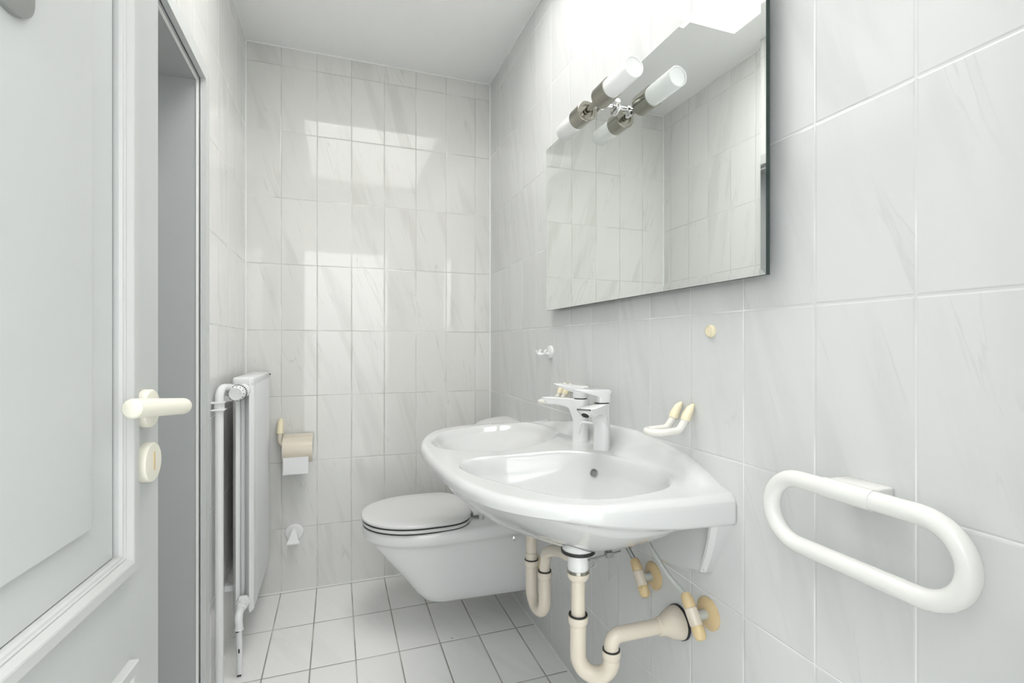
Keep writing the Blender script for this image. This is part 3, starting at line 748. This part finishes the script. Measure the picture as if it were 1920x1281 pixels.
cp = MB().lathe([(0, 0), (.0135, 0), (.0135, .004), (.0120, .0065), (.0095, .007), (.0090, .006), (0, .006)], 32, aim((XR, .854, 1.154), (-1, 0, 0)))
tag(cp.build('screw_cover', 'cap', ang=50), 'small round yellowed cap on the tile under the mirror edge', 'cover cap')
def glass_holder(label, y, z):
    t = thing('glass_holder', label, 'glass holder', (XR, y, z), 0, 'cream U shaped glass holders on the right wall')
    cone = None
    for s_ in (-1, 1):
        yy = y+s_*.0205
        mm = MB(); mm.tube([(XR-.0015, yy, z+.026), (XR-.010, yy, z+.017), (XR-.020, yy, z+.002), (XR-.0235, yy, z-.009)], [.0035, .0085, .0108, .0112], 22)
        mm.build('wall_cap', 'cap', t)
    r = .0082
    left = fillet([(XR-.0225, y-.0205, z-.006), (XR-.042, y-.0215, z-.031), (XR-.085, y-.0215, z-.033)], .018, 8)
    n_ = 14; arc = [(XR-.085-.0215*math.sin(PI*k/n_)*1.0, y-.0215*math.cos(PI*k/n_), z-.033) for k in range(1, n_)]
    right = [(p.x, 2*y-p.y, p.z) for p in reversed(left)]
    MB().tube([tuple(p) for p in left]+arc+right, r, 18).build('loop', 'cream_white', t)
    return t
M['cream_white'] = mat('cream_white', (.80, .785, .73), .2, var=.01)
glass_holder('cream glass holder loop on the right wall near the washbasin end', .929, .966)
glass_holder('cream glass holder loop on the right wall partly hidden behind the far tap', 1.545, .966)
# oval grab handle
gt = thing('grab_handle', 'thick white oval grab handle on the right wall', 'grab handle', (XR, .53, .86))
GX = XR-.046
def stadium(y0, y1, z0, z1, n=18):
    r = (z1-z0)/2; zc = (z0+z1)/2; out = []
    for k in range(n+1):
        a = PI/2+PI*k/n; out.append((GX, y0+r+r*math.cos(a), zc+r*math.sin(a)))
    for k in range(1, 6): out.append((GX, y0+r+(y1-y0-2*r)*k/6, z0))
    for k in range(n+1):
        a = -PI/2+PI*k/n; out.append((GX, y1-r+r*math.cos(a), zc+r*math.sin(a)))
    for k in range(1, 6): out.append((GX, y1-r-(y1-y0-2*r)*k/6, z1))
    return out
MB().tube(stadium(.376, .660, .812, .906), .0155, 26, closed=True).build('loop', 'gloss_cream', gt) if False else None
M['gloss_cream'] = mat('gloss_cream', (.80, .80, .77), .18, var=.008)
MB().tube(stadium(.373, .656, .800, .906), .0138, 26, closed=True).build('loop', 'gloss_cream', gt)
gs = MB(); gs.tube([(GX, .484, .906), (GX, .558, .906)], .0150, 28)
gs.box((GX, .486, .895), (XR, .556, .9205), .004)
gs.build('mounting_sleeve', 'gloss_cream', gt)

# ------------------------------------------------------------------ plumbing below the basin
dx, dy = .512, 1.003
tr = thing('drain_trap', 'cream plastic trap under the big bowl with its outlet in the wall', 'drain trap', (dx, dy, .38))
Zt = Matrix.Translation
MB().lathe([(0, .6835), (.030, .6835), (.036, .672), (.036, .666), (0, .666)], 40, Zt((dx, dy, 0))).build('waste_flange', 'matt_white', tr)
MB().lathe([(0, .667), (.0385, .667), (.0385, .660), (0, .660)], 40, Zt((dx, dy, 0))).build('rubber_ring', 'black', tr)
MB().lathe([(0, .661), (.0235, .661), (.0235, .620), (0, .620)], 36, Zt((dx, dy, 0))).build('waste_tube', 'matt_white', tr)
MB().lathe([(0, .621), (.0245, .621), (.0245, .614), (0, .614)], 36, Zt((dx, dy, 0))).build('metal_ring', 'steel', tr)
MB().lathe([(0, .614), (.0255, .614), (.0255, .606), (.021, .598), (0, .598)], 36, Zt((dx, dy, 0))).build('union_nut', 'cream', tr)
MB().tube([(dx, dy, .60), (dx, dy, .50)], .016, 28).build('down_pipe', 'cream', tr)
def nut(p, k=1.):
    x, y, z = p
    MB().lathe([(.0165*k, .003), (.0200*k, .003), (.0200*k, 0), (.0165*k, 0)], 30, Zt((x, y, z)), closed=True).build('seal_ring', 'black', tr2)
    MB().lathe([(.0160*k, 0), (.0215*k, 0), (.0222*k, -.006), (.0215*k, -.014), (.0190*k, -.020), (.0160*k, -.022)], 32, Zt((x, y, z)), closed=True).build('union_nut', 'cream', tr2)
ox, oy = .570, .957
tr2 = tr
nut((dx, dy, .516), 1.05); nut((ox, oy, .452), .95)
mid = Vector(((dx+ox)/2, (dy+oy)/2, 0)); dv = Vector((ox-dx, oy-dy, 0)); rad = dv.length/2; dv.normalize()
up_ = [(dx, dy, .51), (dx, dy, .47)]
arc = [tuple(mid-dv*rad*math.cos(PI*k/20)+Vector((0, 0, .428-rad*1.05*math.sin(PI*k/20)))) for k in range(0, 21)]
MB().tube(up_+arc+[(ox, oy, .446)], .0185, 28).build('u_bend', 'cream', tr)
MB().tube(fillet([(ox, oy, .440), (ox, oy, .483), (XR-.02, oy, .480)], .030, 14), .0165, 28).build('outlet_pipe', 'cream', tr)
MB().lathe([(.0170, .062), (.0200, .060), (.0215, .048), (.030, .032), (.0365, .012), (.0370, .006), (0, .006)], 40, aim((XR, oy, .480), (-1, 0, 0))).build('wall_rose', 'cream', tr)
MB().lathe([(0, 0), (.0385, 0), (.0385, .0065), (0, .0065)], 40, aim((XR, oy, .480), (-1, 0, 0))).build('wall_seal', 'black', tr)
# pop-up linkage
lk = MB(); lk.tube([(dx+.015, dy-.02, .645), (dx+.092, dy-.03, .6585)], .0022, 10); lk.box((dx+.055, dy-.033, .648), (dx+.072, dy-.020, .660), .001)
lk.tube([(dx+.063, dy-.026, .676), (dx+.066, dy-.026, .592)], .0013, 8)
lk.tube(catmull([(dx+.017, dy-.024, .650), (dx+.030, dy-.026, .646), (dx+.030, dy-.026, .634), (dx+.020, dy-.024, .628)], 6), .0022, 8)
lk.build('pop_up_linkage', 'hose', tr)['label'] = 'dark metal pop-up rod linkage'
# small trap
ex_, ey_ = .553, 1.39
fx_, fy_ = .560, 1.305
tr2 = thing('drain_trap', 'smaller cream plastic trap under the far bowl, joining the big trap sideways', 'drain trap', (ex_, ey_, .36))
MB().tube([(ex_, ey_, .735), (ex_, ey_, .50)], .0165, 26).build('down_pipe', 'cream', tr2)
nut((ex_, ey_, .478), 1.0); nut((fx_, fy_, .478), .95)
mid = Vector(((ex_+fx_)/2, (ey_+fy_)/2, 0)); dv = Vector((fx_-ex_, fy_-ey_, 0)); rad = dv.length/2; dv.normalize()
arc = [tuple(mid-dv*rad*math.cos(PI*k/20)+Vector((0, 0, .392-rad*1.0*math.sin(PI*k/20)))) for k in range(0, 21)]
MB().tube([(ex_, ey_, .50), (ex_, ey_, .47), (ex_, ey_, .43)]+arc+[(fx_, fy_, .43), (fx_, fy_, .472)], .0180, 26).build('u_bend', 'cream', tr2)
MB().tube(catmull([(fx_, fy_, .465), (fx_-.001, fy_-.003, .500), (fx_-.006, fy_-.035, .545), (.538, 1.17, .592), (.522, 1.08, .622), (dx+.008, dy+.014, .636)], 8), .0155, 26).build('side_pipe', 'cream', tr2)
# angle valves
def angle_valve(label, y, z, hose, hm, hr, s=1.):
    t = thing('angle_valve', label, 'valve', (XR, y, z), 0, 'aged cream angle valves under the basin')
    MB().lathe([(0, 0), (.034*s, 0), (.034*s, .003), (.029*s, .007), (.016*s, .010), (0, .010)], 36, aim((XR, y, z), (-1, 0, 0))).build('wall_rose', 'cream_dark', t)
    x = XR-.040
    MB().tube([(XR-.008, y, z), (x, y, z)], .0105, 20).build('inlet', 'hose_grey', t)
    d = Vector((.0, -.72, -1)).normalized(); c = Vector((x, y, z))
    MB().lathe([(.0115, -.018), (.0135, -.016), (.0135, .016), (.0115, .018)], 28, aim(c, d)).build('valve_body', 'cream', t)
    MB().lathe([(.0120, 0), (.0135, .003), (.0130, .018), (.0095, .026), (0, .029)], 28, aim(c+d*.017, d)).build('turn_cap', 'cap_orange', t)
    MB().lathe([(.0120, 0), (.0130, .003), (.0125, .022), (.0085, .030), (0, .031)], 28, aim(c-d*.017, -d)).build('hose_cap', 'cream_dark', t)
    st = c-d*.045
    MB().tube(catmull([tuple(st+d*.003)]+hose, 8), hr, 14).build('supply_hose', hm, t)
M['cap_orange'] = mat('cap_aged_yellow', (.76, .60, .33), .3, var=.05, scale=40)
angle_valve('aged cream angle valve with braided hose, farther from the camera', 1.058, .543, [(.698, 1.115, .620), (.680, 1.17, .66), (.680, 1.21, .70)], 'hose', .0060)
angle_valve('aged cream angle valve with thin grey pipe, beside the big trap outlet', .862, .548, [(.700, .935, .610), (.690, 1.00, .664), (.690, 1.08, .72)], 'hose_grey', .0055)
tag(MB().lathe([(0, 0), (.030, 0), (.030, .003), (.026, .007), (0, .009)], 32, aim((XR, 1.825, .262), (-1, 0, 0))).build('wall_rose', 'cream_dark', ang=50), 'small aged cream wall rose low behind the smaller trap', 'wall cover')
# speck of dirt on the floor

sk_ = MB(); sk_.lathe([(0, 0), (.0022, 0), (.0026, .0008), (.0012, .0018), (0, .002)], 7, Zt((.416, 1.868, 0)))
tag(sk_.build('crumb', 'near_black', smooth=False), 'tiny dark crumb lying on the floor tiles in front of the toilet', 'crumb')
